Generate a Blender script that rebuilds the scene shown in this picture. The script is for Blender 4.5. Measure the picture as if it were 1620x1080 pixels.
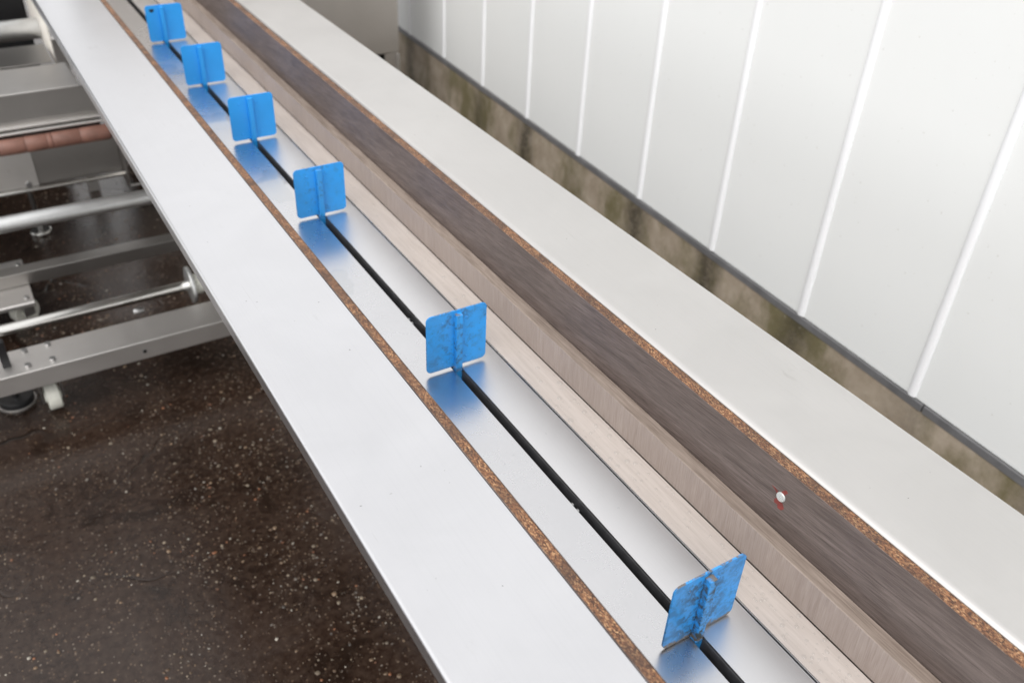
import bpy, bmesh, math, random
import numpy as np
from mathutils import Matrix, Vector

random.seed(7)
for o in list(bpy.data.objects):
    bpy.data.objects.remove(o, do_unlink=True)
S = bpy.context.scene
COL = S.collection

# ------------------------------------------------------------------ camera
cam_d = bpy.data.cameras.new('camera')
cam = bpy.data.objects.new('camera', cam_d)
COL.objects.link(cam)
cam_d.sensor_width = 36.0
cam_d.lens = 1414.765 / 1620 * 36
cam_d.clip_start = 0.02
cam_d.clip_end = 2000
cam.location = (0, 0, 1.65)
cam.matrix_world = (Matrix.Translation((0, 0, 1.65)) @ Matrix.Rotation(-0.57581267, 4, 'Z')
                    @ Matrix.Rotation(0.95177224, 4, 'X') @ Matrix.Rotation(0.05144978, 4, 'Z'))
cam_d.dof.use_dof = True
cam_d.dof.focus_distance = 1.13
cam_d.dof.aperture_fstop = 5.2
S.camera = cam

# ------------------------------------------------------------------ overcast sky, soft sun, exposure
SUN_EL, SUN_AZ = 48.0, 238.0
w = bpy.data.worlds.new('World')
S.world = w
w.use_nodes = True
nt = w.node_tree
for n in list(nt.nodes):
    nt.nodes.remove(n)
out = nt.nodes.new('ShaderNodeOutputWorld')
bg = nt.nodes.new('ShaderNodeBackground')
sky = nt.nodes.new('ShaderNodeTexSky')
sky.sky_type = 'NISHITA'
sky.sun_disc = False
sky.sun_elevation = math.radians(SUN_EL)
sky.sun_rotation = math.radians(SUN_AZ)
sky.air_density = 1.0
sky.dust_density = 1.5
sky.ozone_density = 1.0
hs = nt.nodes.new('ShaderNodeHueSaturation')
hs.inputs['Saturation'].default_value = 0.06
nt.links.new(sky.outputs[0], hs.inputs['Color'])
cloud = nt.nodes.new('ShaderNodeMix')          # even cloud layer over most of the clear sky
cloud.data_type = 'RGBA'
cloud.inputs[0].default_value = 0.65
cloud.inputs[7].default_value = (4.62, 4.58, 4.55, 1)
nt.links.new(hs.outputs[0], cloud.inputs[6])
nt.links.new(cloud.outputs[2], bg.inputs[0])
bg.inputs[1].default_value = 0.15
nt.links.new(bg.outputs[0], out.inputs[0])

sd = bpy.data.lights.new('sun', 'SUN')
sd.energy = 0.9
sd.angle = math.radians(60)
sd.color = (1.0, 0.97, 0.93)
sun = bpy.data.objects.new('sun', sd)
COL.objects.link(sun)
az, el = math.radians(SUN_AZ), math.radians(SUN_EL)
sun_dir = Vector((math.sin(az) * math.cos(el), math.cos(az) * math.cos(el), math.sin(el)))
sun.rotation_euler = sun_dir.to_track_quat('Z', 'Y').to_euler()
sun.location = (0, 0, 8)

S.view_settings.view_transform = 'Standard'
S.view_settings.look = 'None'
S.view_settings.exposure = 1.04
S.view_settings.gamma = 1.0
S.view_settings.use_curve_mapping = False

# ------------------------------------------------------------------ material helpers
class NT:
    def __init__(self, name):
        self.m = bpy.data.materials.new(name)
        self.m.use_nodes = True
        self.t = self.m.node_tree
        self.b = next(n for n in self.t.nodes if n.type == 'BSDF_PRINCIPLED')
        self.tc = None
    def n(self, typ, **kw):
        o = self.t.nodes.new(typ)
        for k, v in kw.items():
            setattr(o, k, v)
        return o
    def l(self, a, b):
        self.t.links.new(a, b)
    def coord(self, scale=(1, 1, 1), rot=(0, 0, 0), loc=(0, 0, 0)):
        if self.tc is None:
            self.tc = self.n('ShaderNodeTexCoord')
        mp = self.n('ShaderNodeMapping')
        mp.inputs['Scale'].default_value = scale
        mp.inputs['Rotation'].default_value = rot
        mp.inputs['Location'].default_value = loc
        self.l(self.tc.outputs['Object'], mp.inputs[0])
        return mp.outputs[0]
    def noise(self, vec, scale, detail=4, rough=0.55, dist=0.0):
        o = self.n('ShaderNodeTexNoise')
        o.inputs['Scale'].default_value = scale
        o.inputs['Detail'].default_value = detail
        o.inputs['Roughness'].default_value = rough
        o.inputs['Distortion'].default_value = dist
        self.l(vec, o.inputs['Vector'])
        return o.outputs['Fac']
    def vor(self, vec, scale, feature='F1', outp='Distance', rand=1.0):
        o = self.n('ShaderNodeTexVoronoi')
        o.feature = feature
        o.inputs['Scale'].default_value = scale
        o.inputs['Randomness'].default_value = rand
        self.l(vec, o.inputs['Vector'])
        return o.outputs[outp]
    def ramp(self, fac, stops, interp='LINEAR'):
        o = self.n('ShaderNodeValToRGB')
        o.color_ramp.interpolation = interp
        e = o.color_ramp.elements
        while len(e) < len(stops):
            e.new(0.5)
        for s, (p, c) in zip(e, stops):
            s.position = p
            s.color = (c, c, c, 1) if isinstance(c, (int, float)) else (*c, 1)
        self.l(fac, o.inputs[0])
        return o.outputs[0]
    def mix(self, fac, a, b, mode='MIX'):
        o = self.n('ShaderNodeMix', data_type='RGBA', blend_type=mode)
        for sock, v in ((0, fac), (6, a), (7, b)):
            if hasattr(v, 'links'):
                self.l(v, o.inputs[sock])
            elif sock == 0:
                o.inputs[0].default_value = v
            else:
                o.inputs[sock].default_value = (*v, 1) if len(v) == 3 else v
        return o.outputs[2]
    def math(self, op, a, b=0.0, clamp=False):
        o = self.n('ShaderNodeMath', operation=op, use_clamp=clamp)
        for i, v in enumerate((a, b)):
            if hasattr(v, 'links'):
                self.l(v, o.inputs[i])
            else:
                o.inputs[i].default_value = v
        return o.outputs[0]
    def bump(self, h, strength=0.2, dist=0.001):
        o = self.n('ShaderNodeBump')
        o.inputs['Strength'].default_value = strength
        o.inputs['Distance'].default_value = dist
        self.l(h, o.inputs['Height'])
        self.l(o.outputs[0], self.b.inputs['Normal'])
    def set(self, **kw):
        names = dict(color='Base Color', rough='Roughness', metal='Metallic', ior='IOR', coat='Coat Weight',
                     coatr='Coat Roughness', spec='Specular IOR Level', trans='Transmission Weight', aniso='Anisotropic')
        for k, v in kw.items():
            s = self.b.inputs[names[k]]
            if hasattr(v, 'links'):
                self.l(v, s)
            elif k == 'color':
                s.default_value = (*v, 1)
            else:
                s.default_value = v

def steel(name, col=(0.62, 0.62, 0.63), rough=0.3, brush=(0, 1, 0), smudge=0.08, scratch=0.15, grime=0.0, marks=0.0):
    """brushed stainless sheet; brush = axis the brushing runs along"""
    k = NT(name)
    sc = tuple(4 if b else 900 for b in brush)
    fine = k.noise(k.coord(sc), 1.0, 2)
    big = k.noise(k.coord(), 6.0, 6, 0.6, 0.6)
    mid = k.noise(k.coord(loc=(3, 1, 2)), 38.0, 3)
    r = k.math('MULTIPLY_ADD', big, smudge * 2)
    k.t.nodes[r.node.name].inputs[2].default_value = rough - smudge
    r2 = k.math('ADD', r, k.math('MULTIPLY', k.math('SUBTRACT', mid, 0.5), smudge * 0.6))
    k.set(metal=1.0, rough=r2)
    c = k.mix(k.ramp(big, [(0.3, 0.0), (0.75, 1.0)]), tuple(x * 0.93 for x in col), col)
    c = k.mix(k.math('MULTIPLY', k.math('SUBTRACT', fine, 0.5), 0.25, True), c, tuple(x * 0.6 for x in col))
    if grime:
        spots = k.ramp(k.noise(k.coord(), 55.0, 5, 0.7), [(0.66, 0.0), (0.74, 1.0)])
        c = k.mix(k.math('MULTIPLY', spots, grime), c, (0.12, 0.10, 0.08))
    if marks:      # stray specks, faint scuffs and dried smears
        dots = k.ramp(k.noise(k.coord(loc=(1, 2, 3)), 120.0, 2, 0.5), [(0.775, 0.0), (0.80, 1.0)])
        c = k.mix(k.math('MULTIPLY', dots, 0.6 * marks), c, (0.08, 0.07, 0.06))
        sm = k.math('MULTIPLY', k.ramp(k.noise(k.coord((1.0, 0.35, 1), loc=(4, 4, 0)), 26.0, 7, 0.7, 1.5), [(0.60, 0.0), (0.72, 1.0)]),
                    k.ramp(k.noise(k.coord(loc=(9, 3, 0)), 4.0, 2), [(0.52, 0.0), (0.62, 1.0)]))
        c = k.mix(k.math('MULTIPLY', sm, 0.16 * marks), c, (0.30, 0.28, 0.25))
        scr = k.math('MULTIPLY', k.ramp(k.noise(k.coord((30, 0.7, 30), (0, 0, 0.02)), 14.0, 3, 0.6), [(0.70, 0.0), (0.73, 1.0)]),
                     k.ramp(k.noise(k.coord(loc=(2, 7, 0)), 5.0, 2), [(0.55, 0.0), (0.62, 1.0)]))
        c = k.mix(k.math('MULTIPLY', scr, 0.22 * marks), c, (0.35, 0.34, 0.33))
    k.set(color=c)
    k.bump(fine, scratch, 0.0002)
    return k.m

def simple(name, col, rough=0.5, metal=0.0, var=0.15, scale=20.0, bump=0.0):
    k = NT(name)
    f = k.noise(k.coord(), scale, 5, 0.6)
    k.set(color=k.mix(k.ramp(f, [(0.3, 0.0), (0.7, 1.0)]), tuple(c * (1 - var) for c in col), tuple(min(1, c * (1 + var)) for c in col)),
          rough=rough, metal=metal)
    if bump:
        k.bump(f, bump, 0.001)
    return k.m

M = {}
M['deck'] = steel('satin_stainless', (0.70, 0.702, 0.722), 0.34, smudge=0.08, marks=1.0, scratch=0.08)
M['deck_r'] = steel('matt_stainless', (0.66, 0.645, 0.63), 0.44, smudge=0.08, marks=1.4, scratch=0.06)
M['slide'] = steel('polished_slide', (0.67, 0.67, 0.685), 0.27, smudge=0.06, scratch=0.10, marks=0.6)
M['slide_r'] = steel('satin_slide', (0.80, 0.80, 0.81), 0.36, smudge=0.06, scratch=0.10, marks=0.5)
M['frame'] = steel('frame_steel', (0.64, 0.62, 0.60), 0.46, brush=(1, 0, 0), grime=0.35)
M['shaft'] = steel('polished_shaft', (0.75, 0.74, 0.71), 0.22, brush=(1, 0, 0), smudge=0.04)
M['cabw'] = steel('satin_cabinet', (0.52, 0.485, 0.45), 0.5, brush=(0, 0, 1), smudge=0.10, grime=0.4)
M['cab'] = steel('cabinet_steel', (0.36, 0.345, 0.33), 0.36, brush=(1, 0, 0), smudge=0.08, grime=0.3)
M['tray'] = steel('tray_sheet', (0.74, 0.72, 0.70), 0.5, brush=(1, 0, 0), smudge=0.08, grime=0.2)
M['alu'] = simple('matt_aluminium_tube', (0.62, 0.63, 0.63), 0.38, 0.9, 0.08, 30)
M['black'] = simple('black_plastic', (0.042, 0.042, 0.045), 0.32, 0, 0.3, 60)
M['blackdeep'] = simple('black_oily', (0.006, 0.006, 0.006), 0.5, 0, 0.3, 60)
M['blackbox'] = simple('black_coating', (0.008, 0.008, 0.009), 0.4, 0, 0.3, 12)
M['whiteplastic'] = simple('white_nylon', (0.62, 0.62, 0.56), 0.45, 0, 0.12, 40)
M['redbrown'] = simple('brown_rubber', (0.20, 0.098, 0.074), 0.5, 0, 0.2, 30)
M['bolt'] = simple('zinc_bolt', (0.36, 0.36, 0.36), 0.3, 1.0, 0.15, 90)
M['flash'] = simple('grey_flashing', (0.16, 0.16, 0.165), 0.5, 0.2, 0.2, 14)
M['cream'] = simple('cream_side_plate', (0.80, 0.76, 0.70), 0.45, 0.0, 0.08, 8)

def mat_panel():
    k = NT('white_wall_panel')
    big = k.noise(k.coord((1, 1, 0.35)), 3.0, 5, 0.6)
    spk = k.ramp(k.noise(k.coord(), 75.0, 3, 0.5), [(0.70, 0.0), (0.75, 1.0)])
    c = k.mix(big, (0.765, 0.783, 0.78), (0.80, 0.812, 0.81))
    c = k.mix(k.math('MULTIPLY', spk, 0.35), c, (0.38, 0.36, 0.30))
    k.set(color=c, rough=0.32)
    k.bump(k.noise(k.coord(), 4.0, 2), 0.08, 0.01)
    return k.m
M['panel'] = mat_panel()

def mat_bead():
    k = NT('white_bead')
    f = k.noise(k.coord(), 22.0, 4)
    k.set(color=k.mix(k.ramp(f, [(0.62, 0.0), (0.8, 1.0)]), (0.84, 0.85, 0.87), (0.66, 0.65, 0.60)), rough=0.5)
    return k.m
M['bead'] = mat_bead()

SEAM0, PITCH = 0.907, 0.3810
def mat_plinth():
    k = NT('stained_concrete')
    co = k.coord()
    f = k.noise(co, 9.0, 8, 0.65)
    g = k.noise(co, 70.0, 5, 0.7)
    moss = k.noise(k.coord((1, 1, 0.6), loc=(0, 4.3, 0)), 4.2, 6, 0.65)
    c = k.mix(k.ramp(f, [(0.3, 0.0), (0.7, 1.0)]), (0.25, 0.20, 0.145), (0.43, 0.365, 0.29))
    c = k.mix(k.math('MULTIPLY', k.ramp(moss, [(0.44, 0.0), (0.60, 1.0)]), 0.8), c, (0.105, 0.092, 0.030))
    # dirty runs below every joint bead
    sep = k.n('ShaderNodeSeparateXYZ')
    wob = k.n('ShaderNodeMix', data_type='VECTOR')
    k.l(co, sep.inputs[0])
    y = k.math('ADD', sep.outputs[1], k.math('MULTIPLY', k.math('SUBTRACT', k.noise(co, 12.0, 4), 0.5), 0.10))
    ph = k.math('FRACT', k.math('ADD', k.math('DIVIDE', k.math('SUBTRACT', y, SEAM0), PITCH), 100.5))
    d = k.math('ABSOLUTE', k.math('SUBTRACT', ph, 0.5))
    run = k.ramp(d, [(0.03, 1.0), (0.22, 0.0)])
    amt = k.ramp(k.noise(k.coord((1, 1, 0.1)), 2.3, 2), [(0.38, 0.15), (0.6, 1.0)])
    run = k.math('MULTIPLY', k.math('MULTIPLY', run, amt), k.ramp(g, [(0.3, 0.45), (0.6, 1.0)]))
    c = k.mix(k.math('MULTIPLY', run, 0.9), c, (0.028, 0.022, 0.012))
    c = k.mix(k.math('MULTIPLY', k.ramp(g, [(0.6, 0.0), (0.75, 1.0)]), 0.5), c, (0.42, 0.38, 0.31))
    k.set(color=c, rough=0.85)
    k.bump(g, 0.5, 0.004)
    return k.m
M['plinth'] = mat_plinth()

def wood(name, c0, c1, axis, fine=420.0, slant=0.0, rough=0.42, streak=1.0, stretch=0.05, pores=0.5):
    """printed wood laminate, grain along axis (0,1,2), running off by slant"""
    k = NT(name)
    base = k.coord((1, 1, 1), (slant, 0, 0))
    def stretched(sc_across, sc_along, loc=(0, 0, 0)):
        mp = k.n('ShaderNodeMapping')
        mp.inputs['Scale'].default_value = tuple(sc_along if i == axis else sc_across for i in range(3))
        mp.inputs['Location'].default_value = loc
        k.l(base, mp.inputs[0])
        return mp.outputs[0]
    a = k.noise(stretched(1.0, stretch), fine, 4, 0.65, 0.3)
    b = k.noise(stretched(0.4, 0.03, (2, 5, 1)), fine * 0.3, 5, 0.62, 1.6)
    f = k.math('ADD', k.math('MULTIPLY', a, 0.6), k.math('MULTIPLY', b, 0.4))
    c = k.mix(k.ramp(f, [(0.36, 0.0), (0.62, 1.0)]), c0, c1)
    big = k.noise(stretched(1.0, 0.12, (7, 1, 3)), 17.0, 5, 0.62, 1.0)
    c = k.mix(k.math('MULTIPLY', k.ramp(big, [(0.38, 1.0), (0.62, 0.0)]), 0.40 * streak), c, tuple(x * 0.60 for x in c0))
    p = k.ramp(k.noise(stretched(1.0, 0.02, (3, 3, 3)), fine * 1.7, 2, 0.5), [(0.60, 0.0), (0.68, 1.0)])
    c = k.mix(k.math('MULTIPLY', p, pores), c, tuple(x * 0.45 for x in c0))
    k.set(color=c, rough=rough)
    k.bump(a, 0.12, 0.0004)
    return k.m
M['dark'] = wood('dark_oak_laminate', (0.068, 0.049, 0.043), (0.190, 0.152, 0.139), 1, 800, 0.075, 0.40, 0.9, 0.03, 0.6)
M['barfront'] = wood('light_oak_crosscut', (0.275, 0.220, 0.192), (0.375, 0.315, 0.285), 2, 800, 0.05, 0.40, 0.3, 0.03, 0.3)
M['bartop'] = wood('light_oak_long', (0.19, 0.146, 0.120), (0.37, 0.305, 0.262), 1, 380, 0.0, 0.40, 0.6, 0.05, 0.4)
M['beige'] = wood('pale_oak_laminate', (0.455, 0.405, 0.372), (0.545, 0.492, 0.458), 1, 240, 0.0, 0.25, 0.10, 0.06, 0.06)

def mat_chip():
    k = NT('raw_chipboard')
    v = k.n('ShaderNodeTexVoronoi')
    v.inputs['Scale'].default_value = 1.0
    nz = k.n('ShaderNodeTexNoise')
    nz.inputs['Scale'].default_value = 60.0
    mp = k.coord((1150, 420, 1150))
    add = k.n('ShaderNodeVectorMath', operation='MULTIPLY_ADD')
    k.l(k.coord(), nz.inputs['Vector'])
    k.l(nz.outputs['Color'], add.inputs[0])
    add.inputs[1].default_value = (2.4, 2.4, 2.4)
    k.l(mp, add.inputs[2])
    k.l(add.outputs[0], v.inputs['Vector'])
    sep = k.n('ShaderNodeSeparateColor')
    k.l(v.outputs['Color'], sep.inputs[0])
    c = k.ramp(sep.outputs[0], [(0.0, (0.035, 0.018, 0.012)), (0.28, (0.10, 0.043, 0.022)), (0.55, (0.195, 0.085, 0.040)),
                               (0.82, (0.29, 0.135, 0.062)), (0.97, (0.48, 0.29, 0.15))])
    f = k.noise(k.coord(), 30.0, 4)
    c = k.mix(k.ramp(f, [(0.35, 0.7), (0.6, 0.0)]), c, (0.055, 0.032, 0.024))
    k.set(color=c, rough=0.6)
    k.bump(sep.outputs[1], 0.5, 0.0008)
    return k.m
M['chip'] = mat_chip()

def paint(name, seed, wear, bare, tint=1.0):
    k = NT(name)
    L = (seed * 1.7, seed * 0.9, seed * 2.3)
    co = k.coord(loc=L)
    n1 = k.noise(co, 85.0, 8, 0.7, 0.4)
    n2 = k.noise(co, 230.0, 4, 0.6)
    n3 = k.noise(co, 18.0, 4, 0.6)
    blue = (0.022 * tint, 0.325 * tint, 0.83 * tint)
    c = k.mix(k.ramp(n3, [(0.35, 0.0), (0.7, 1.0)]), blue, (0.04 * tint, 0.26 * tint, 0.62 * tint) if wear > 0.3 else tuple(x * 0.93 for x in blue))
    # thin rubbed film of dirt, plus painted shade beside the stem (object x = 0)
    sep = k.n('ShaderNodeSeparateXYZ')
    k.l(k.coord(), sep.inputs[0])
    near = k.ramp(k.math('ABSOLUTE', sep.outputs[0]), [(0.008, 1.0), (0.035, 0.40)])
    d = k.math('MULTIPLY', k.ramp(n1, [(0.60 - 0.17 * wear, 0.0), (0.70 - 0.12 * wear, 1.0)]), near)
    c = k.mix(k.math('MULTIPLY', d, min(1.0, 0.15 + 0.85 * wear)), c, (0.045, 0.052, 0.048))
    sp = k.ramp(n2, [(0.72 - 0.08 * wear, 0.0), (0.76 - 0.08 * wear, 1.0)])
    c = k.mix(k.math('MULTIPLY', sp, min(1.0, 0.1 + wear)), c, (0.02, 0.035, 0.05))
    # chipped edges: upper rims and lower edge show grey metal
    geo = k.n('ShaderNodeNewGeometry')
    sn = k.n('ShaderNodeSeparateXYZ')
    k.l(geo.outputs['True Normal'], sn.inputs[0])
    topf = k.math('MULTIPLY', k.ramp(sn.outputs[2], [(0.75, 0.0), (0.9, 1.0)]), k.ramp(n1, [(0.42, 0.0), (0.52, 1.0)]))
    c = k.mix(k.math('MULTIPLY', topf, wear), c, (0.14, 0.12, 0.10))
    low = k.ramp(k.math('ADD', sep.outputs[2], k.math('MULTIPLY', k.math('SUBTRACT', n1, 0.5), 0.035)), [(0.004, 1.0), (0.0075, 0.0)])
    c = k.mix(k.math('MULTIPLY', low, bare), c, (0.13, 0.115, 0.10))
    k.set(color=c, rough=k.math('ADD', 0.36, k.math('MULTIPLY', d, 0.3)))
    k.bump(n1, 0.06, 0.0005)
    return k.m

def mat_ground():
    k = NT('wet_exposed_aggregate')
    co = k.coord()
    n1 = k.noise(co, 2.2, 8, 0.62, 0.5)
    n2 = k.noise(co, 55.0, 6, 0.7)
    base = k.mix(k.ramp(n1, [(0.35, 0.0), (0.68, 1.0)]), (0.0135, 0.0070, 0.0046), (0.029, 0.0165, 0.0115))
    base = k.mix(k.ramp(n2, [(0.42, 0.0), (0.75, 1.0)]), base, (0.050, 0.033, 0.024))
    v = k.n('ShaderNodeTexVoronoi')
    v.inputs['Scale'].default_value = 150.0
    k.l(co, v.inputs['Vector'])
    sc = k.n('ShaderNodeSeparateColor')
    k.l(v.outputs['Color'], sc.inputs[0])
    size = k.math('MULTIPLY', k.ramp(sc.outputs[0], [(0.5, 0.0), (1.0, 0.42)]), 1.0)
    st = k.math('GREATER_THAN', k.math('SUBTRACT', size, v.outputs['Distance']), 0.0)
    stc = k.ramp(sc.outputs[1], [(0.0, (0.05, 0.03, 0.022)), (0.4, (0.12, 0.075, 0.045)), (0.7, (0.17, 0.12, 0.085)), (1.0, (0.26, 0.225, 0.19))])
    base = k.mix(k.math('MULTIPLY', st, 0.6), base, stc)
    # long thin cracks
    wv = k.n('ShaderNodeVectorMath', operation='MULTIPLY_ADD')
    nz = k.n('ShaderNodeTexNoise')
    nz.inputs['Scale'].default_value = 5.0
    k.l(co, nz.inputs['Vector'])
    k.l(nz.outputs['Color'], wv.inputs[0])
    wv.inputs[1].default_value = (0.25, 0.25, 0.0)
    k.l(co, wv.inputs[2])
    cr = k.vor(wv.outputs[0], 1.7, 'DISTANCE_TO_EDGE')
    crack = k.math('MULTIPLY', k.ramp(cr, [(0.002, 1.0), (0.008, 0.0)]), k.ramp(k.noise(co, 1.6, 2), [(0.48, 0.0), (0.58, 1.0)]))
    base = k.mix(crack, base, (0.006, 0.005, 0.004))
    # soaked hollows, darker and smoother
    hol = k.ramp(k.noise(k.coord(loc=(1.3, 0.4, 0)), 4.5, 5, 0.6, 1.2), [(0.56, 0.0), (0.64, 1.0)])
    base = k.mix(k.math('MULTIPLY', hol, 0.6), base, (0.009, 0.005, 0.0035))
    # wetness: smooth film with duller islands
    wet = k.noise(k.coord(loc=(5, 2, 0)), 3.1, 6, 0.6, 0.8)
    r = k.ramp(wet, [(0.42, 0.10), (0.58, 0.30)])
    r = k.math('SUBTRACT', r, k.math('MULTIPLY', hol, 0.06), True)
    k.set(color=base, rough=r, spec=0.42)
    h = k.math('ADD', k.math('MULTIPLY', n2, 0.6), k.math('MULTIPLY', st, 0.35))
    h = k.math('SUBTRACT', h, k.math('MULTIPLY', crack, 1.5))
    k.bump(h, 0.42, 0.003)
    return k.m
M['ground'] = mat_ground()

def mat_stones():
    k = NT('aggregate_stone')
    a = k.n('ShaderNodeAttribute', attribute_name='tint')
    k.set(color=a.outputs['Color'], rough=0.28)
    return k.m
M['stone'] = mat_stones()

def mat_water():
    k = NT('water')
    f = k.noise(k.coord(), 30.0, 2)
    tr = k.n('ShaderNodeBsdfTransparent')
    gl = k.n('ShaderNodeBsdfGlossy')
    gl.inputs['Roughness'].default_value = 0.03
    fr_ = k.n('ShaderNodeFresnel')
    fr_.inputs['IOR'].default_value = 1.5
    mx = k.n('ShaderNodeMixShader')
    bp = k.n('ShaderNodeBump')
    bp.inputs['Strength'].default_value = 0.04
    bp.inputs['Distance'].default_value = 0.001
    k.l(f, bp.inputs['Height'])
    k.l(bp.outputs[0], gl.inputs['Normal'])
    tr.inputs[0].default_value = (0.95, 0.955, 0.955, 1)
    ge_ = k.n('ShaderNodeNewGeometry')     # light leaving the film from below passes freely
    k.l(k.math('MULTIPLY', fr_.outputs[0], k.math('SUBTRACT', 1.0, ge_.outputs['Backfacing'])), mx.inputs[0])
    k.l(tr.outputs[0], mx.inputs[1])
    k.l(gl.outputs[0], mx.inputs[2])
    out_ = next(n for n in k.t.nodes if n.type == 'OUTPUT_MATERIAL')
    k.l(mx.outputs[0], out_.inputs['Surface'])
    k.t.nodes.remove(k.b)
    return k.m
M['water'] = mat_water()
M['redmark'] = simple('red_paint', (0.19, 0.034, 0.028), 0.5, 0, 0.35, 160)
M['screwhead'] = simple('bright_screw', (0.66, 0.69, 0.68), 0.38, 0.6, 0.1, 300)

# ------------------------------------------------------------------ geometry helpers
def empty(name, loc, rz=0.0, **props):
    o = bpy.data.objects.new(name, None)
    COL.objects.link(o)
    o.empty_display_size = 0.1
    o.location = loc
    o.rotation_euler = (0, 0, rz)
    for k, v in props.items():
        o[k] = v
    return o

def origin_of(parent):
    v = Vector((0, 0, 0))
    while parent is not None:
        v += parent.location
        parent = parent.parent
    return v

def link(name, me, mats, parent=None, bevel=0.0, seg=2, smooth=False, rel=True, **props):
    """me is in scene coordinates; rel: shift to the parent's origin"""
    if parent is not None and rel:
        v = origin_of(parent)
        me.transform(Matrix.Translation(-v))
    if not isinstance(mats, (list, tuple)):
        mats = [mats]
    for m in mats:
        me.materials.append(M[m] if isinstance(m, str) else m)
    o = bpy.data.objects.new(name, me)
    COL.objects.link(o)
    o.parent = parent
    if bevel:
        b = o.modifiers.new('bevel', 'BEVEL')
        b.width = bevel
        b.segments = seg
        b.limit_method = 'ANGLE'
        b.angle_limit = math.radians(40)
    if smooth:
        for p in me.polygons:
            p.use_smooth = True
    for k, v in props.items():
        o[k] = v
    return o

def mesh_of(bm, name='mesh', up=False):
    bmesh.ops.recalc_face_normals(bm, faces=bm.faces)
    if up:
        bm.normal_update()
        bmesh.ops.reverse_faces(bm, faces=[f for f in bm.faces if f.normal.z < 0])
    me = bpy.data.meshes.new(name)
    bm.to_mesh(me)
    bm.free()
    return me

def add_box(bm, x0, x1, y0, y1, z0, z1):
    r = bmesh.ops.create_cube(bm, size=1.0)
    for v in r['verts']:
        v.co = Vector(((x0 + x1) / 2 + v.co.x * (x1 - x0), (y0 + y1) / 2 + v.co.y * (y1 - y0), (z0 + z1) / 2 + v.co.z * (z1 - z0)))

def box(name, b, mats, parent=None, bevel=0.0008, **kw):
    bm = bmesh.new()
    add_box(bm, *b)
    return link(name, mesh_of(bm, name), mats, parent, bevel, **kw)

def prism_y(prof, y0, y1, ny=1):
    """closed (x,z) outline swept along y"""
    bm = bmesh.new()
    rows = []
    for i in range(ny + 1):
        y = y0 + (y1 - y0) * i / ny
        rows.append([bm.verts.new((x, y, z)) for x, z in prof])
    n = len(prof)
    for a, b in zip(rows, rows[1:]):
        for i in range(n):
            bm.faces.new((a[i], a[(i + 1) % n], b[(i + 1) % n], b[i]))
    bm.faces.new(rows[0])
    bm.faces.new(rows[-1][::-1])
    return bm

def add_cyl(bm, c, axis, r, length, seg=32, r2=None):
    """cylinder centred at c along unit axis"""
    m = Vector((0, 0, 1)).rotation_difference(Vector(axis)).to_matrix().to_4x4()
    bmesh.ops.create_cone(bm, cap_ends=True, segments=seg, radius1=r, radius2=r if r2 is None else r2, depth=length,
                          matrix=Matrix.Translation(c) @ m)

def cyl(name, c, axis, r, length, mats, parent=None, seg=32, bevel=0.0006, r2=None, **kw):
    bm = bmesh.new()
    add_cyl(bm, c, axis, r, length, seg, r2)
    o = link(name, mesh_of(bm, name), mats, parent, bevel, **kw)
    for p in o.data.polygons:
        p.use_smooth = len(p.vertices) == 4
    return o

def outline_plate(pts, y0, y1):
    """(x,z) outline given thickness along y"""
    bm = bmesh.new()
    a = [bm.verts.new((x, y0, z)) for x, z in pts]
    b = [bm.verts.new((x, y1, z)) for x, z in pts]
    n = len(pts)
    bm.faces.new(a)
    bm.faces.new(b[::-1])
    for i in range(n):
        bm.faces.new((a[i], b[i], b[(i + 1) % n], a[(i + 1) % n]))
    return bm

def round_rect(x0, x1, z0, z1, r, seg=6):
    pts = []
    for cx, cz, a0 in ((x1 - r, z1 - r, 0), (x0 + r, z1 - r, 90), (x0 + r, z0 + r, 180), (x1 - r, z0 + r, 270)):
        for i in range(seg + 1):
            a = math.radians(a0 + 90 * i / seg)
            pts.append((cx + r * math.cos(a), cz + r * math.sin(a)))
    return pts

# ------------------------------------------------------------------ ground
bm = bmesh.new()
G = 150
vs = [bm.verts.new(c) for c in ((-G, -G, 0), (G, -G, 0), (G, G, 0), (-G, G, 0))]
bm.faces.new(vs)
link('ground', mesh_of(bm), 'ground', kind='structure')

# light stones standing a little proud of the wet surface
rng = np.random.default_rng(3)
N = 42000
ico = [(0, 0, 1)] + [(math.cos(a) * 0.89, math.sin(a) * 0.89, 0.45) for a in [i * math.tau / 6 for i in range(6)]] + \
      [(math.cos(a), math.sin(a), -0.3) for a in [(i + .5) * math.tau / 6 for i in range(6)]]
ico = np.array(ico)
fc = [(0, 1 + i, 1 + (i + 1) % 6) for i in range(6)]
for i in range(6):
    fc += [(1 + i, 7 + i, 1 + (i + 1) % 6), (7 + i, 7 + (i + 1) % 6, 1 + (i + 1) % 6)]
fc = np.array(fc)
pos = np.c_[rng.uniform(-1.3, 1.0, N), rng.uniform(0.3, 4.6, N)]
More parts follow.
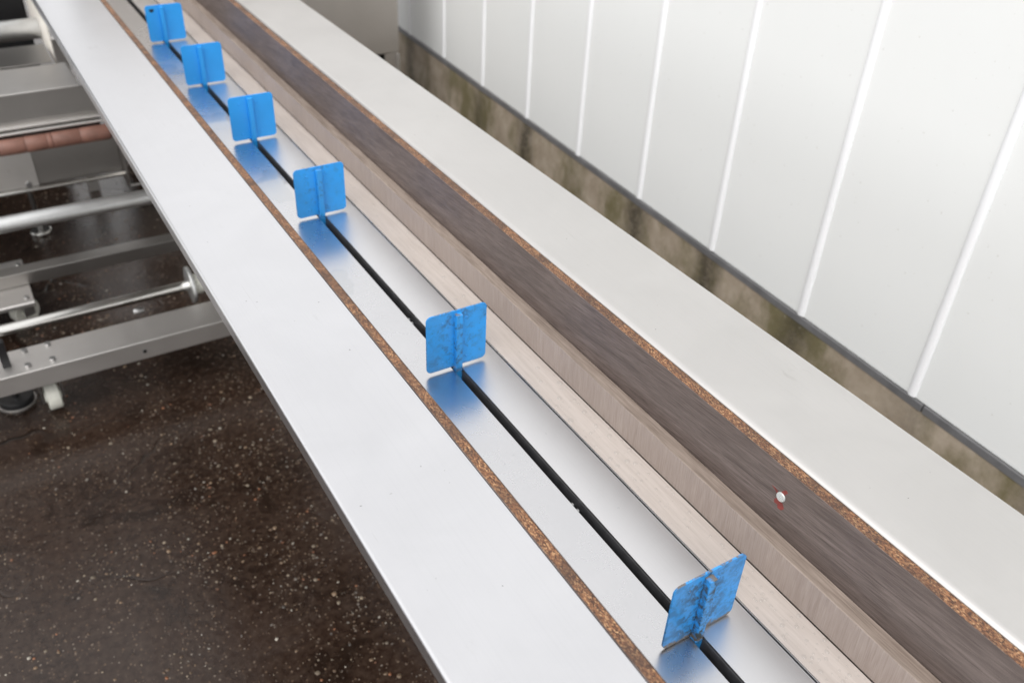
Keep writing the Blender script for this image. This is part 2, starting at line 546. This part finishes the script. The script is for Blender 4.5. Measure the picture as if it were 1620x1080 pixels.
# clustered density
def vnoise(p, sc, sd):
    g = np.random.default_rng(sd).uniform(0, 1, (64, 64))
    q = p * sc
    i0 = np.floor(q).astype(int)
    f = q - i0
    f = f * f * (3 - 2 * f)
    a, b = i0[:, 0] % 64, i0[:, 1] % 64
    a1, b1 = (a + 1) % 64, (b + 1) % 64
    return (g[a, b] * (1 - f[:, 0]) + g[a1, b] * f[:, 0]) * (1 - f[:, 1]) + (g[a, b1] * (1 - f[:, 0]) + g[a1, b1] * f[:, 0]) * f[:, 1]
dens = 0.45 * vnoise(pos, 5.0, 1) + 0.35 * vnoise(pos, 14.0, 2) + 0.2 * vnoise(pos, 33.0, 5)
keep = rng.uniform(0, 1, N) < np.clip((dens - 0.33) * 2.6, 0.04, 1.0) ** 1.6
pos = pos[keep]
N = len(pos)
rad = np.exp(rng.normal(math.log(0.0023), 0.42, N)).clip(0.001, 0.0065)
ang = rng.uniform(0, math.tau, N)
el_ = rng.uniform(0.6, 1.0, N)
V = np.repeat(ico[None], N, 0) * rad[:, None, None]
V[:, :, 1] *= el_[:, None]
V[:, :, 2] *= 0.45
V += rng.normal(0, 0.12, V.shape) * rad[:, None, None] * np.array([1, 1, 0.4])
ca, sa = np.cos(ang)[:, None], np.sin(ang)[:, None]
X = V[:, :, 0] * ca - V[:, :, 1] * sa
Y = V[:, :, 0] * sa + V[:, :, 1] * ca
V[:, :, 0], V[:, :, 1] = X + pos[:, 0:1], Y + pos[:, 1:2]
verts = V.reshape(-1, 3)
faces = (fc[None] + (np.arange(N) * 13)[:, None, None]).reshape(-1, 3)
me = bpy.data.meshes.new('stones')
me.vertices.add(len(verts))
me.vertices.foreach_set('co', verts.ravel())
me.loops.add(faces.size)
me.loops.foreach_set('vertex_index', faces.ravel())
me.polygons.add(len(faces))
me.polygons.foreach_set('loop_start', np.arange(0, faces.size, 3))
me.polygons.foreach_set('loop_total', np.full(len(faces), 3))
me.update()
pal = np.array([(0.09, 0.055, 0.032), (0.16, 0.105, 0.062), (0.24, 0.19, 0.135), (0.36, 0.33, 0.28), (0.22, 0.085, 0.035), (0.12, 0.10, 0.085), (0.50, 0.47, 0.42)])
pick = rng.choice(7, N, p=[.28, .27, .19, .07, .07, .11, .01])
colr = pal[pick] * rng.uniform(0.4, 1.05, N)[:, None]
ca_ = me.color_attributes.new('tint', 'FLOAT_COLOR', 'POINT')
ca_.data.foreach_set('color', np.repeat(np.c_[colr, np.ones(N)], 13, 0).ravel())
link('aggregate_stones', me, 'stone', kind='stuff', smooth=True, label='small pale and tan stones set in the wet dark ground', category='stones')

# ------------------------------------------------------------------ panel wall
WA = 0.04907275
wall = empty('panel_wall', (1.70, 0, 0), -WA, label='white panelled outer wall with round joint beads above a stained concrete plinth', category='wall')
def wl(name, bm, mat, bevel=0.0, smooth=False, **kw):
    return link(name, mesh_of(bm), mat, wall, bevel, rel=False, smooth=smooth, **kw)
K0, K1 = -6, 15
SEG0, SEG1 = SEAM0 + K0 * PITCH, SEAM0 + K1 * PITCH
WH = 2.1
bm = bmesh.new()
add_box(bm, 0, PITCH - 0.006, 0, 1, 0, 1)
bm.free()
pm = None
for k in range(K0, K1):
    s0 = SEAM0 + k * PITCH
    bm = bmesh.new()
    add_box(bm, 0.0, 0.06, 0.003, PITCH - 0.003, 0.0, WH - 0.333)
    if pm is None:
        pm = mesh_of(bm, 'panel')
        pm.materials.append(M['panel'])
    else:
        bm.free()
    o = bpy.data.objects.new('panel', pm)
    COL.objects.link(o)
    o.parent = wall
    o.location = (random.uniform(-0.0006, 0.0006), s0, 0.333)
    b = o.modifiers.new('bevel', 'BEVEL')
    b.width = 0.003
    b.segments = 2
bead = None
for k in range(K0 + 1, K1):
    s0 = SEAM0 + k * PITCH
    if bead is None:
        bm = bmesh.new()
        nz_ = 14
        rings = []
        for i in range(nz_ + 1):
            z = (WH - 0.345) * i / nz_
            rr = 0.0120 * (1 + 0.05 * math.sin(i * 1.7))
            rings.append([bm.verts.new((-rr * 0.62 * math.sin(a) - 0.0005, rr * math.cos(a), z)) for a in [math.pi * j / 10 for j in range(11)]])
        for a_, b_ in zip(rings, rings[1:]):
            for j in range(10):
                bm.faces.new((a_[j], a_[j + 1], b_[j + 1], b_[j]))
        bead = mesh_of(bm, 'bead')
        bead.materials.append(M['bead'])
        for p in bead.polygons:
            p.use_smooth = len(p.vertices) == 4
    o = bpy.data.objects.new('joint_bead', bead)
    COL.objects.link(o)
    o.parent = wall
    o.location = (0.0, s0 + random.uniform(-0.002, 0.002), 0.337 + random.uniform(-0.006, 0.005))
    o.rotation_euler = (random.uniform(-0.0012, 0.0012), 0, 0)
cut = [SEG0, -0.98, 0.868, 2.72, 4.57, SEG1]
for a_, b_ in zip(cut, cut[1:]):
    prof = [(-0.006, 0.3115), (-0.006, 0.330), (-0.005, 0.3325), (0.05, 0.3325), (0.05, 0.3115)]
    wl('flashing', prism_y(prof, a_ + 0.002, b_ - 0.002), 'flash', 0.001)
bm = bmesh.new()
add_box(bm, -0.004, 0.10, SEG0, SEG1, -0.05, 0.3110)
wl('plinth', bm, 'plinth')

# ------------------------------------------------------------------ steel cabinet at the conveyor's end
cb = empty('steel_cabinet', (1.06, 4.0, 0), label='brownish grey stainless machine cabinet standing beside the white wall', category='cabinet')
box('body', (0.46, 1.669, 3.60, 4.10, 0.380, 1.40), 'cabw', cb, 0.004)
bm = bmesh.new()
add_box(bm, 0.47, 1.555, 3.603, 3.606, 0.10, 0.3795)
add_box(bm, 1.60, 1.662, 3.603, 3.606, 0.10, 0.3795)
add_box(bm, 1.555, 1.60, 3.603, 3.606, 0.10, 0.345)
link('base_panel', mesh_of(bm), 'cabw', cb)
box('corner_strip', (1.652, 1.667, 3.592, 3.602, 0.10, 0.376), 'frame', cb)
box('inner_casing', (0.50, 1.65, 3.70, 4.05, 0.10, 0.3795), 'blackbox', cb)
for x in (0.55, 1.58):
    for y in (3.70, 4.03):
        cyl('foot', (x, y, 0.05), (0, 0, 1), 0.03, 0.10, 'bolt', cb)

# ------------------------------------------------------------------ infeed conveyor
ZC, ZD = 0.80, 0.946
Y0, Y1 = -0.25, 3.57
cv = empty('infeed_conveyor', (0.54, 1.6, 0), label='long stainless infeed conveyor with a slotted channel between wood-faced side boards', category='conveyor')

# left deck: folded sheet with a turned-down outer lip
t = 0.0025
R_ = 0.0045
arc = [(0.2187 + R_ - R_ * math.cos(a), ZD - R_ + R_ * math.sin(a)) for a in [math.pi / 2 * i / 5 for i in range(6)]]
prof = [(0.2187, 0.925)] + arc + [(0.3733, ZD), (0.3733, ZD - t), (0.2187 + R_ + 0.001, ZD - t), (0.2187 + t, ZD - R_ - 0.001), (0.2187 + t, 0.925)]
o = link('side_deck', mesh_of(prism_y(prof, Y0, Y1, 1)), 'deck', cv, label='plain bright left side deck with a turned-down lip')
# right deck: rolled inner edge
r2 = 0.0085
arc = [(0.7030 + r2 - r2 * math.cos(a), ZD - 0.002 + 0.0055 * math.sin(a)) for a in [math.pi / 2 * i / 6 for i in range(7)]]
prof = [(0.7030, ZD - 0.02)] + arc + [(0.862, ZD + 0.0035), (0.866, ZD - 0.0005), (0.866, 0.915), (0.8635, 0.915), (0.8635, ZD), (0.7065, ZD), (0.7055, ZD - 0.02)]
o = link('side_deck', mesh_of(prism_y(prof, Y0, Y1, 1)), 'deck_r', cv, label='off-white right side deck with a bright rolled inner edge')
for p in o.data.polygons:
    p.use_smooth = False

# left board on edge
lb = box('side_board', (0.3752, 0.3872, Y0, Y1, 0.795, ZD + 0.0005), 'chip', cv, 0.0004)
box('laminate_face', (0.3742, 0.3750, Y0, Y1, 0.80, ZD + 0.0008), 'dark', lb, 0)
box('laminate_face', (0.3874, 0.3882, Y0, Y1, 0.795, ZD + 0.0008), 'dark', lb, 0)
# right board on edge
rb = box('side_board', (0.6869, 0.7022, Y0, Y1, 0.795, ZD - 0.0005), 'chip', cv, 0.0004)
box('laminate_face', (0.6859, 0.6867, Y0, Y1, 0.795, ZD), 'dark', rb, 0)
# slotted screw with smeared red paint
sx, sy, sz = 0.6859, 0.4596, 0.906
def half_disc(bm, sgn, rr, gap, th, ang):
    pts = []
    n = 14
    a0 = math.asin(gap / rr)
    for i in range(n + 1):
        a = a0 + (math.pi - 2 * a0) * i / n
        pts.append((math.cos(a) * rr, sgn * math.sin(a) * rr))
    ca, sa = math.cos(ang), math.sin(ang)
    f = [bm.verts.new((sx - th, sy + p * ca - q * sa, sz + p * sa + q * ca)) for p, q in [(p * .92, q * .92 + sgn * gap * .04) for p, q in pts]]
    m = [bm.verts.new((sx - th * 0.4, sy + p * ca - q * sa, sz + p * sa + q * ca)) for p, q in pts]
    b = [bm.verts.new((sx + 0.0002, sy + p * ca - q * sa, sz + p * sa + q * ca)) for p, q in pts]
    bm.faces.new(f)
    for A, B in ((f, m), (m, b)):
        for i in range(len(A)):
            j = (i + 1) % len(A)
            bm.faces.new((A[i], A[j], B[j], B[i]))
bm = bmesh.new()
half_disc(bm, 1, 0.0064, 0.0009, 0.0018, 0.55)
half_disc(bm, -1, 0.0064, 0.0009, 0.0018, 0.55)
add_cyl(bm, (sx - 0.0002, sy, sz), (1, 0, 0), 0.0058, 0.0008, 24)
link('screw', mesh_of(bm), 'screwhead', rb)
bm = bmesh.new()
for lobe in (((0.002, -0.005), (-0.004, -0.0065), (-0.0065, -0.011), (-0.004, -0.0150), (0.0005, -0.0155), (0.0015, -0.012), (0.0058, -0.0125), (0.0065, -0.009), (0.0045, -0.005)),
             ((0.0045, 0.003), (0.0105, 0.0045), (0.013, 0.0042), (0.0085, 0.0022), (0.0055, -0.0005)),
             ((-0.003, 0.004), (-0.0058, 0.0100), (-0.0032, 0.0115), (-0.0012, 0.0098), (0.0012, 0.0055))):
    f = [bm.verts.new((sx - 0.0003, sy + a * 1.25, sz + b * 1.2)) for a, b in lobe]
    bk = [bm.verts.new((sx + 0.0001, sy + a * 1.25, sz + b * 1.2)) for a, b in lobe]
    bm.faces.new(f)
    for i in range(len(f)):
        j = (i + 1) % len(f)
        bm.faces.new((f[i], f[j], bk[j], bk[i]))
link('paint_mark', mesh_of(bm), 'redmark', rb, label='smeared red paint around the screw head')

# light wood rail along the foot of the right board, in two lengths
for a_, b_ in ((Y0, 2.268), (2.2695, Y1)):
    bm = bmesh.new()
    add_box(bm, 0.6636, 0.6850, a_, b_, ZC + 0.0036, 0.8563)
    bmesh.ops.recalc_face_normals(bm, faces=bm.faces)
    for f in bm.faces:
        f.material_index = 1 if f.normal.z > 0.9 else 0
    link('guide_rail', mesh_of(bm), ['barfront', 'bartop'], cv, 0.0016, 3)
box('pale_board', (0.6139, 0.6634, Y0, Y1, 0.786, ZC + 0.003), 'beige', cv, 0.0006)
box('edge_strip', (0.6123, 0.6137, Y0, Y1, 0.786, ZC + 0.0022), 'slide', cv, 0)
# slide plates either side of the slot
SL, SR = 0.5288, 0.5436
box('slide_plate', (0.3884, SL, Y0, Y1, ZC - 0.0025, ZC), 'slide', cv, 0.0004, label='slide plate on the side of the narrow deck slot')
box('slide_plate', (SR, 0.6112, Y0, Y1, ZC - 0.0025, ZC), 'slide_r', cv, 0.0004)
# black guide under the slot: side walls with a stepped lip and a deep trough
prof = [(SL - 0.008, ZC - 0.0027), (SL - 0.0002, ZC - 0.0027), (SL - 0.0002, ZC - 0.05), (SR - 0.0032, ZC - 0.05), (SR - 0.0036, ZC - 0.0140)] + \
       [(SR + 0.0004 - 0.0040 * math.cos(q), ZC - 0.0140 + 0.0112 * math.sin(q)) for q in [math.pi / 2 * i / 8 for i in range(1, 9)]] + [ (SR + 0.010, ZC - 0.0027), (SR + 0.010, ZC - 0.056), (SL - 0.008, ZC - 0.056)]
link('chain_guide', mesh_of(prism_y(prof, Y0, Y1)), 'black', cv, 0.0003)
# short lengths of chain where it shows in the slot
for cy in (0.653, 1.147):
    bm = bmesh.new()
    for i in range(2):
        yy = cy + (i - 0.5) * 0.0127
        add_cyl(bm, (SL + 0.0060, yy, ZC - 0.0140), (1, 0, 0), 0.0040, 0.006, 16)
        add_cyl(bm, (SL + 0.0060, yy, ZC - 0.0140), (1, 0, 0), 0.0018, 0.009, 10)
    add_box(bm, SL + 0.0018, SL + 0.003, cy - 0.012, cy + 0.012, ZC - 0.0175, ZC - 0.0105)
    link('chain_link', mesh_of(bm), 'bolt', cv, 0.0005)
# bed and legs
box('bed', (0.389, 0.685, Y0 + 0.05, Y1 - 0.05, 0.705, 0.7435), 'frame', cv, 0.002)
box('bed_side', (0.6875, 0.70, Y0 + 0.03, Y1 - 0.03, 0.700, 0.7945), 'frame', cv, 0.001)
for x in (0.56, 0.66):
    for y in (0.25, 3.30):
        box('leg', (x, x + 0.04, y, y + 0.04, 0.0, 0.7045), 'frame', cv, 0.002)

# ------------------------------------------------------------------ blue pushers
PX0, PX1, STX = 0.4846, 0.5876, 0.5362
specs = [
    (0.416, 0.0020, 0.1025, 0.95, 1.0, 0.004, 1.0, 'heavily scuffed blue pusher plate with chipped metal along its lower edge'),
    (0.981, 0.0045, 0.1035, 0.62, 0.35, -0.006, 1.0, 'blue pusher plate with dark specks and brown grime beside its stem'),
    (1.549, 0.0040, 0.1025, 0.38, 0.05, 0.012, 1.0, 'bright blue pusher plate with a few dark green spots along its stem'),
    (1.968, 0.0045, 0.1025, 0.10, 0.0, 0.006, 1.0, 'clean blue pusher plate between the green-spotted plate and the spotless one'),
    (2.371, 0.0040, 0.1020, 0.03, 0.0, 0.006, 1.0, 'spotless blue pusher plate in front of the plate with a black blotch'),
    (2.765, 0.0040, 0.1020, 0.08, 0.0, 0.006, 1.0, 'blue pusher plate with one black blotch near its upper corner'),
]
for i, (py, zb, ph, wear, bare, rz, tint, lab) in enumerate(specs):
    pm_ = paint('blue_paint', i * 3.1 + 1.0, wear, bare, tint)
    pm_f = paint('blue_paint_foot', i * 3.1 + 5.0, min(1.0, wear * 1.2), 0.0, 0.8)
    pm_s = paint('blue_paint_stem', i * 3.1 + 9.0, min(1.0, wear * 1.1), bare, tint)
    root = empty('pusher_plate', (STX, py, ZC), rz, label=lab, category='pusher', group='blue pushers along the conveyor slot')
    def pl(name, bm, mat, parent=root, bevel=0.0, smooth=False):
        return link(name, mesh_of(bm), mat, parent, bevel, rel=False, smooth=smooth)
    px_ = (0.0045, 0.0, 0.003, 0.004, 0.006, 0.008)[i]
    x0, x1 = PX0 - STX + px_, PX1 - STX + px_
    ol = round_rect(x0, x1, zb, zb + ph, 0.0085)
    if i == 0:     # ragged, chipped lower edge
        cut_ = [q for q in range(len(ol) - 1) if abs(ol[q][1] - zb) < 1e-6 and abs(ol[q + 1][1] - zb) < 1e-6][0]
        xa, xb = ol[cut_][0], ol[cut_ + 1][0]
        rag = [(xa + (xb - xa) * (q + 0.5) / 34, zb + random.choice((0, 0, 0.0004, 0.0009, 0.0016)) * random.random()) for q in range(34)]
        ol = ol[:cut_ + 1] + rag + ol[cut_ + 1:]
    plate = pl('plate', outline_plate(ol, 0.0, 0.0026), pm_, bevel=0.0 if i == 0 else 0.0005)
    # square stem on the front of the plate, dipping into the slot
    bm = bmesh.new()
    add_box(bm, -0.0052, 0.0056, -0.0092, -0.0001, zb - 0.002, zb + ph - 0.0045)
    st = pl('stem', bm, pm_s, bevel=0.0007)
    bm = bmesh.new()
    add_box(bm, -0.0056, 0.0050, -0.0097, 0.0035, -0.036, zb - 0.0025)
    pl('foot', bm, pm_f, bevel=0.0006)
    for rx, rzv in ((-0.024, zb + ph * 0.83), (0.017, zb + ph * 0.83), (-0.024, zb + ph * 0.13), (0.017, zb + ph * 0.13)):
        bm = bmesh.new()
        add_cyl(bm, (rx, -0.0003, rzv), (0, -1, 0), 0.0024, 0.0012, 16, 0.0017)
        pl('rivet', bm, pm_, plate)
    if i == 5:
        bm = bmesh.new()
        pts = [(-0.026 + 0.0062 * math.cos(a) * (1 + .25 * math.sin(3 * a)), zb + ph * 0.86 + 0.0055 * math.sin(a) * (1 + .2 * math.cos(2 * a))) for a in [j * math.tau / 18 for j in range(18)]]
        bm.free()
        pl('tar_spot', outline_plate(pts, -0.0012, -0.0002), 'blackdeep', plate, 0.0003)

# ------------------------------------------------------------------ cross feed frame on castors, to the left
fr = empty('cross_feed_frame', (-0.1, 2.6, 0), label='low stainless machine frame of beams and shafts on castors under the conveyor', category='machine frame')
XL, XR = -1.15, 0.84
prof_u = lambda y0, y1, z0, z1, th: [(y0, z0), (y0, z1), (y1, z1), (y1, z0), (y1 - th, z0), (y1 - th, z1 - th), (y0 + th, z1 - th), (y0 + th, z0)]
def prism_x(prof, x0, x1):
    bm = bmesh.new()
    a = [bm.verts.new((x0, y, z)) for y, z in prof]
    b = [bm.verts.new((x1, y, z)) for y, z in prof]
    n = len(prof)
    bm.faces.new(a)
    bm.faces.new(b[::-1])
    for i in range(n):
        bm.faces.new((a[i], a[(i + 1) % n], b[(i + 1) % n], b[i]))
    return bm
link('base_beam', mesh_of(prism_x(prof_u(2.2, 2.32, 0.127, 0.183, 0.004), XL, XR)), 'frame', fr, 0.008, 4)
for x, y in ((-0.002, 2.305), (-0.06, 2.301), (-0.001, 2.228), (-0.061, 2.228)):
    cyl('bolt', (x, y, 0.1865), (0, 0, 1), 0.0085, 0.007, 'bolt', fr, 6)
cyl('bolt', (0.222, 2.1985, 0.153), (0, 1, 0), 0.005, 0.004, 'blackdeep', fr, 16)
box('slotted_post', (-0.118, -0.098, 2.244, 2.264, 0.1832, 0.262), 'blackbox', fr, 0.001)
cyl('bolt', (0.245, 2.335, 0.20), (1, 0, 0), 0.008, 0.028, 'bolt', fr, 12)
# second beam and the castor mounting plate
link('base_beam', mesh_of(prism_x(prof_u(2.757, 2.81, 0.125, 0.168, 0.004), XL, XR)), 'cab', fr, 0.003, 3)
link('mounting_plate', mesh_of(prism_x([(2.648, 0.110), (2.648, 0.121), (2.651, 0.1245), (2.930, 0.1245), (2.930, 0.1205), (2.654, 0.1205), (2.652, 0.110)], -0.62, 0.000)), 'frame', fr, 0.001)
for x, y in ((-0.014, 2.895), (-0.018, 2.68), (-0.16, 2.68), (-0.16, 2.895)):
    cyl('bolt', (x, y, 0.1275), (0, 0, 1), 0.008, 0.006, 'bolt', fr, 6)
def castor(x, y, ztop, ax):
    c = box('castor', (x - 0.035, x + 0.035, y - 0.03, y + 0.03, ztop - 0.006, ztop - 0.0005), 'bolt', fr, 0.001)
    a = Vector((ax[0], ax[1], 0)).normalized()
    for s in (-1, 1):
        cc = Vector((x, y, 0)) + a * 0.027 * s
        bm = bmesh.new()
        add_box(bm, -0.0015, 0.0015, -0.017, 0.017, 0.032, ztop - 0.0065)
        bmesh.ops.transform(bm, matrix=Matrix.Translation(cc) @ Matrix.Rotation(math.atan2(a.y, a.x), 4, 'Z'), verts=bm.verts)
        link('fork', mesh_of(bm), 'bolt', c)
    bm = bmesh.new()
    add_cyl(bm, (x, y, 0.042), (a.x, a.y, 0), 0.042, 0.034, 40)
    add_cyl(bm, (x, y, 0.042), (a.x, a.y, 0), 0.018, 0.044, 20)
    o = link('wheel', mesh_of(bm), 'whiteplastic', c, 0.004, 3)
    for p in o.data.polygons:
        p.use_smooth = len(p.vertices) == 4
castor(-0.028, 2.276, 0.179, (1, 0.06))
castor(-0.035, 2.755, 0.121, (0.55, -1))
castor(0.70, 2.262, 0.179, (1, 0.1))
# levelling foot disc
cyl('levelling_foot', (-0.118, 2.345, 0.012), (0, 0, 1), 0.046, 0.024, 'blackbox', fr, bevel=0.003)
cyl('foot_rim', (-0.118, 2.345, 0.003), (0, 0, 1), 0.050, 0.006, 'frame', fr)
box('foot_bracket', (-0.14, -0.096, 2.3205, 2.375, 0.126, 0.134), 'frame', fr, 0.001)
cyl('foot_spindle', (-0.118, 2.345, 0.075), (0, 0, 1), 0.009, 0.10, 'bolt', fr, 16)
# tubes and shafts
cyl('round_tube', ((XL + 0.66) / 2, 2.6, 0.411), (1, 0, 0), 0.0225, 0.66 - XL, 'alu', fr, 40)
cyl('drive_shaft', ((XL + 0.46) / 2, 2.4, 0.203), (1, 0, 0), 0.0155, 0.46 - XL, 'shaft', fr, 32)
cyl('shaft_disc', (0.409, 2.4, 0.203), (1, 0, 0), 0.056, 0.010, 'alu', fr, 40, 0.002)
cyl('hub', (0.428, 2.4, 0.203), (1, 0, 0), 0.030, 0.028, 'whiteplastic', fr, 28, 0.003)
# upright plates that carry tube and shaft under the conveyor
box('upright', (0.62, 0.66, 2.36, 2.66, 0.1685, 0.66), 'frame', fr, 0.002)
box('upright', (-1.15, -1.11, 2.25, 3.5, 0.1835, 0.75), 'frame', fr, 0.002)
# tray with stainless top, front panel, rails, ribbed sleeve roller and lower panels
box('tray_top', (XL + 0.045, 0.300, 3.000, 3.235, 0.627, 0.631), 'tray', fr, 0.0018)
box('tray_top', (XL + 0.045, 0.262, 3.238, 3.440, 0.633, 0.637), 'cab', fr, 0.0012)
box('front_panel', (XL + 0.045, 0.335, 3.0015, 3.006, 0.455, 0.6265), 'cab', fr, 0.001)
for z0, z1, y in ((0.5270, 0.5350, 2.984), (0.5130, 0.5200, 2.978)):
    box('rail', (XL + 0.045, 0.355, y, y + 0.018, z0, z1), 'tray', fr, 0.002)
x = -1.02
sl = [0.088, 0.075, 0.062, 0.016, 0.080]
j = 0
while x < 0.345:
    wd = min(sl[j % 5], 0.355 - x)
    cyl('roller_sleeve', (x + wd / 2, 2.975, 0.480), (1, 0, 0), 0.0245, wd - 0.0010, 'redbrown', fr, 28, 0.0008)
    x += wd
    j += 1
cyl('roller_core', (-0.33, 2.975, 0.480), (1, 0, 0), 0.0205, 1.42, 'blackbox', fr, 24)
box('lower_panel', (XL + 0.045, 0.372, 3.020, 3.024, 0.322, 0.4540), 'cab', fr, 0.001)
box('cover_plate', (XL + 0.05, 0.115, 3.010, 3.014, 0.326, 0.452), 'frame', fr, 0.001)
cyl('bolt', (0.085, 3.006, 0.336), (0, -1, 0), 0.009, 0.010, 'bolt', fr, 12)
cyl('bottom_rod', (-0.36, 3.005, 0.318), (1, 0, 0), 0.0075, 1.48, 'shaft', fr, 20)
bm = bmesh.new()
a_ = [(2.94, 0.50), (3.06, 0.52), (3.06, 0.285), (3.00, 0.270), (2.965, 0.285)]
bm = prism_x(a_, 0.374, 0.379)
link('end_bracket', mesh_of(bm), 'cab', fr, 0.001)
bm = prism_x([(2.965, 0.285), (3.00, 0.270), (3.00, 0.276), (2.967, 0.290)], 0.3795, 0.44)
link('bracket_flange', mesh_of(bm), 'cab', fr)
cyl('levelling_foot', (0.09, 3.333, 0.008), (0, 0, 1), 0.036, 0.016, 'shaft', fr, 28, 0.003)
cyl('foot_spindle', (0.09, 3.333, 0.320), (0, 0, 1), 0.008, 0.606, 'bolt', fr, 14)
cyl('foot_nut', (0.09, 3.333, 0.20), (0, 0, 1), 0.02, 0.03, 'bolt', fr, 6)
cyl('round_tube', ((XL + 0.276) / 2, 3.60, 0.645), (1, 0, 0), 0.035, 0.276 - XL, 'alu', fr, 40)
box('side_plate', (0.277, 0.282, 3.33, 3.86, 0.60, 0.93), 'cream', fr, 0.001)
box('drive_housing', (-0.62, 0.272, 3.92, 4.5, 0.0, 2.35), 'blackbox', fr, 0.006)
box('motor_block', (0.306, 0.372, 2.93, 3.50, 0.66, 0.86), 'blackbox', fr, 0.006)
box('copper_terminal', (0.303, 0.352, 2.905, 2.928, 0.665, 0.70), 'redbrown', fr, 0.002)
box('support_post', (0.305, 0.345, 3.60, 3.64, 0.0, 0.60), 'frame', fr, 0.002)
box('support_post', (-1.10, -1.06, 3.45, 3.49, 0.0, 0.70), 'frame', fr, 0.002)
for x_ in (0.09, -0.6):
    box('tray_bearer', (x_ - 0.02, x_ + 0.02, 3.03, 3.43, 0.60, 0.6265), 'frame', fr, 0.001)

# ------------------------------------------------------------------ rain water
def cap(bm, x, y, z, rr, hh, ex=1.0, seg=14):
    rows = [bm.verts.new((x, y, z + hh))]
    prev = None
    for f in (0.4, 0.72, 0.92, 1.0):
        ring = [bm.verts.new((x + rr * f * math.cos(a) * (1 + 0.06 * math.sin(2 * a + x * 900)), y + rr * ex * f * math.sin(a), z + hh * (1 - f ** 2.6))) for a in [i * math.tau / seg for i in range(seg)]]
        for i in range(seg):
            j = (i + 1) % seg
            if prev is None:
                bm.faces.new((rows[0], ring[i], ring[j]))
            else:
                bm.faces.new((prev[i], ring[i], ring[j], prev[j]))
        prev = ring
bm = bmesh.new()
placed = []
def try_drop(xr, yr, z, r_med, n, sig=0.5, rmax=0.0045):
    c = 0
    while c < n:
        rr = min(rmax, math.exp(random.gauss(math.log(r_med), sig)))
        x, y = random.uniform(*xr), random.uniform(*yr)
        c += 1
        if all((x - a) ** 2 + (y - b) ** 2 > (rr + c_) ** 2 * 1.1 for a, b, c_ in placed):
            placed.append((x, y, rr))
            cap(bm, x, y, z, rr, rr * 0.6, random.uniform(0.85, 1.25))
try_drop((0.619, 0.660), (0.18, 0.48), ZC + 0.0031, 0.0016, 190)
try_drop((0.619, 0.660), (0.48, 0.9), ZC + 0.0031, 0.0015, 130)
try_drop((0.619, 0.660), (0.9, 1.7), ZC + 0.0031, 0.0014, 90)
try_drop((0.395, 0.52), (0.25, 1.3), ZC + 0.0001, 0.0010, 28)
try_drop((0.55, 0.605), (0.25, 1.3), ZC + 0.0001, 0.0010, 18)
o = link('water_droplets', mesh_of(bm, up=True), 'water', kind='stuff', smooth=True, label='rain droplets beaded on the pale board beside the slot', category='water')

bm = bmesh.new()
def film(cx, cy, lx, ly, seed, h=0.00022, z=ZC + 0.0001):
    rg = random.Random(seed)
    ph = [rg.uniform(0, 6.28) for _ in range(6)]
    seg = 60
    prev = None
    ctr = bm.verts.new((cx, cy, z + h))
    for f in (0.5, 0.9, 0.97, 1.0):
        ring = []
        for i in range(seg):
            a = i * math.tau / seg
            q = 1 + 0.20 * math.sin(2 * a + ph[0]) + 0.13 * math.sin(3 * a + ph[1]) + 0.10 * math.sin(5 * a + ph[2]) + 0.05 * math.sin(9 * a + ph[3])
            x = cx + lx * f * q * math.cos(a)
            x = max(0.3895, min(SL - 0.0012, x)) if cx < SL else max(SR + 0.0012, min(0.6100, x))
            ring.append(bm.verts.new((x, cy + ly * f * q * math.sin(a), z + h * (1 - max(0, (f - 0.9) / 0.1) ** 2))))
        for i in range(seg):
            j = (i + 1) % seg
            if prev is None:
                bm.faces.new((ctr, ring[i], ring[j]))
            else:
                bm.faces.new((prev[i], ring[i], ring[j], prev[j]))
        prev = ring
for cx, cy, lx, ly, sd_ in ((0.405, 0.52, 0.030, 0.20, 1), (0.50, 1.72, 0.035, 0.075, 2), (0.575, 1.72, 0.02, 0.06, 3), (0.49, 2.12, 0.04, 0.06, 4),
                            (0.47, 2.52, 0.05, 0.05, 5), (0.47, 1.30, 0.03, 0.035, 6)):
    film(cx, cy, lx, ly, sd_)
link('water_film', mesh_of(bm, up=True), 'water', kind='stuff', smooth=True, label='thin patches of rain water lying on the slide plates', category='water')
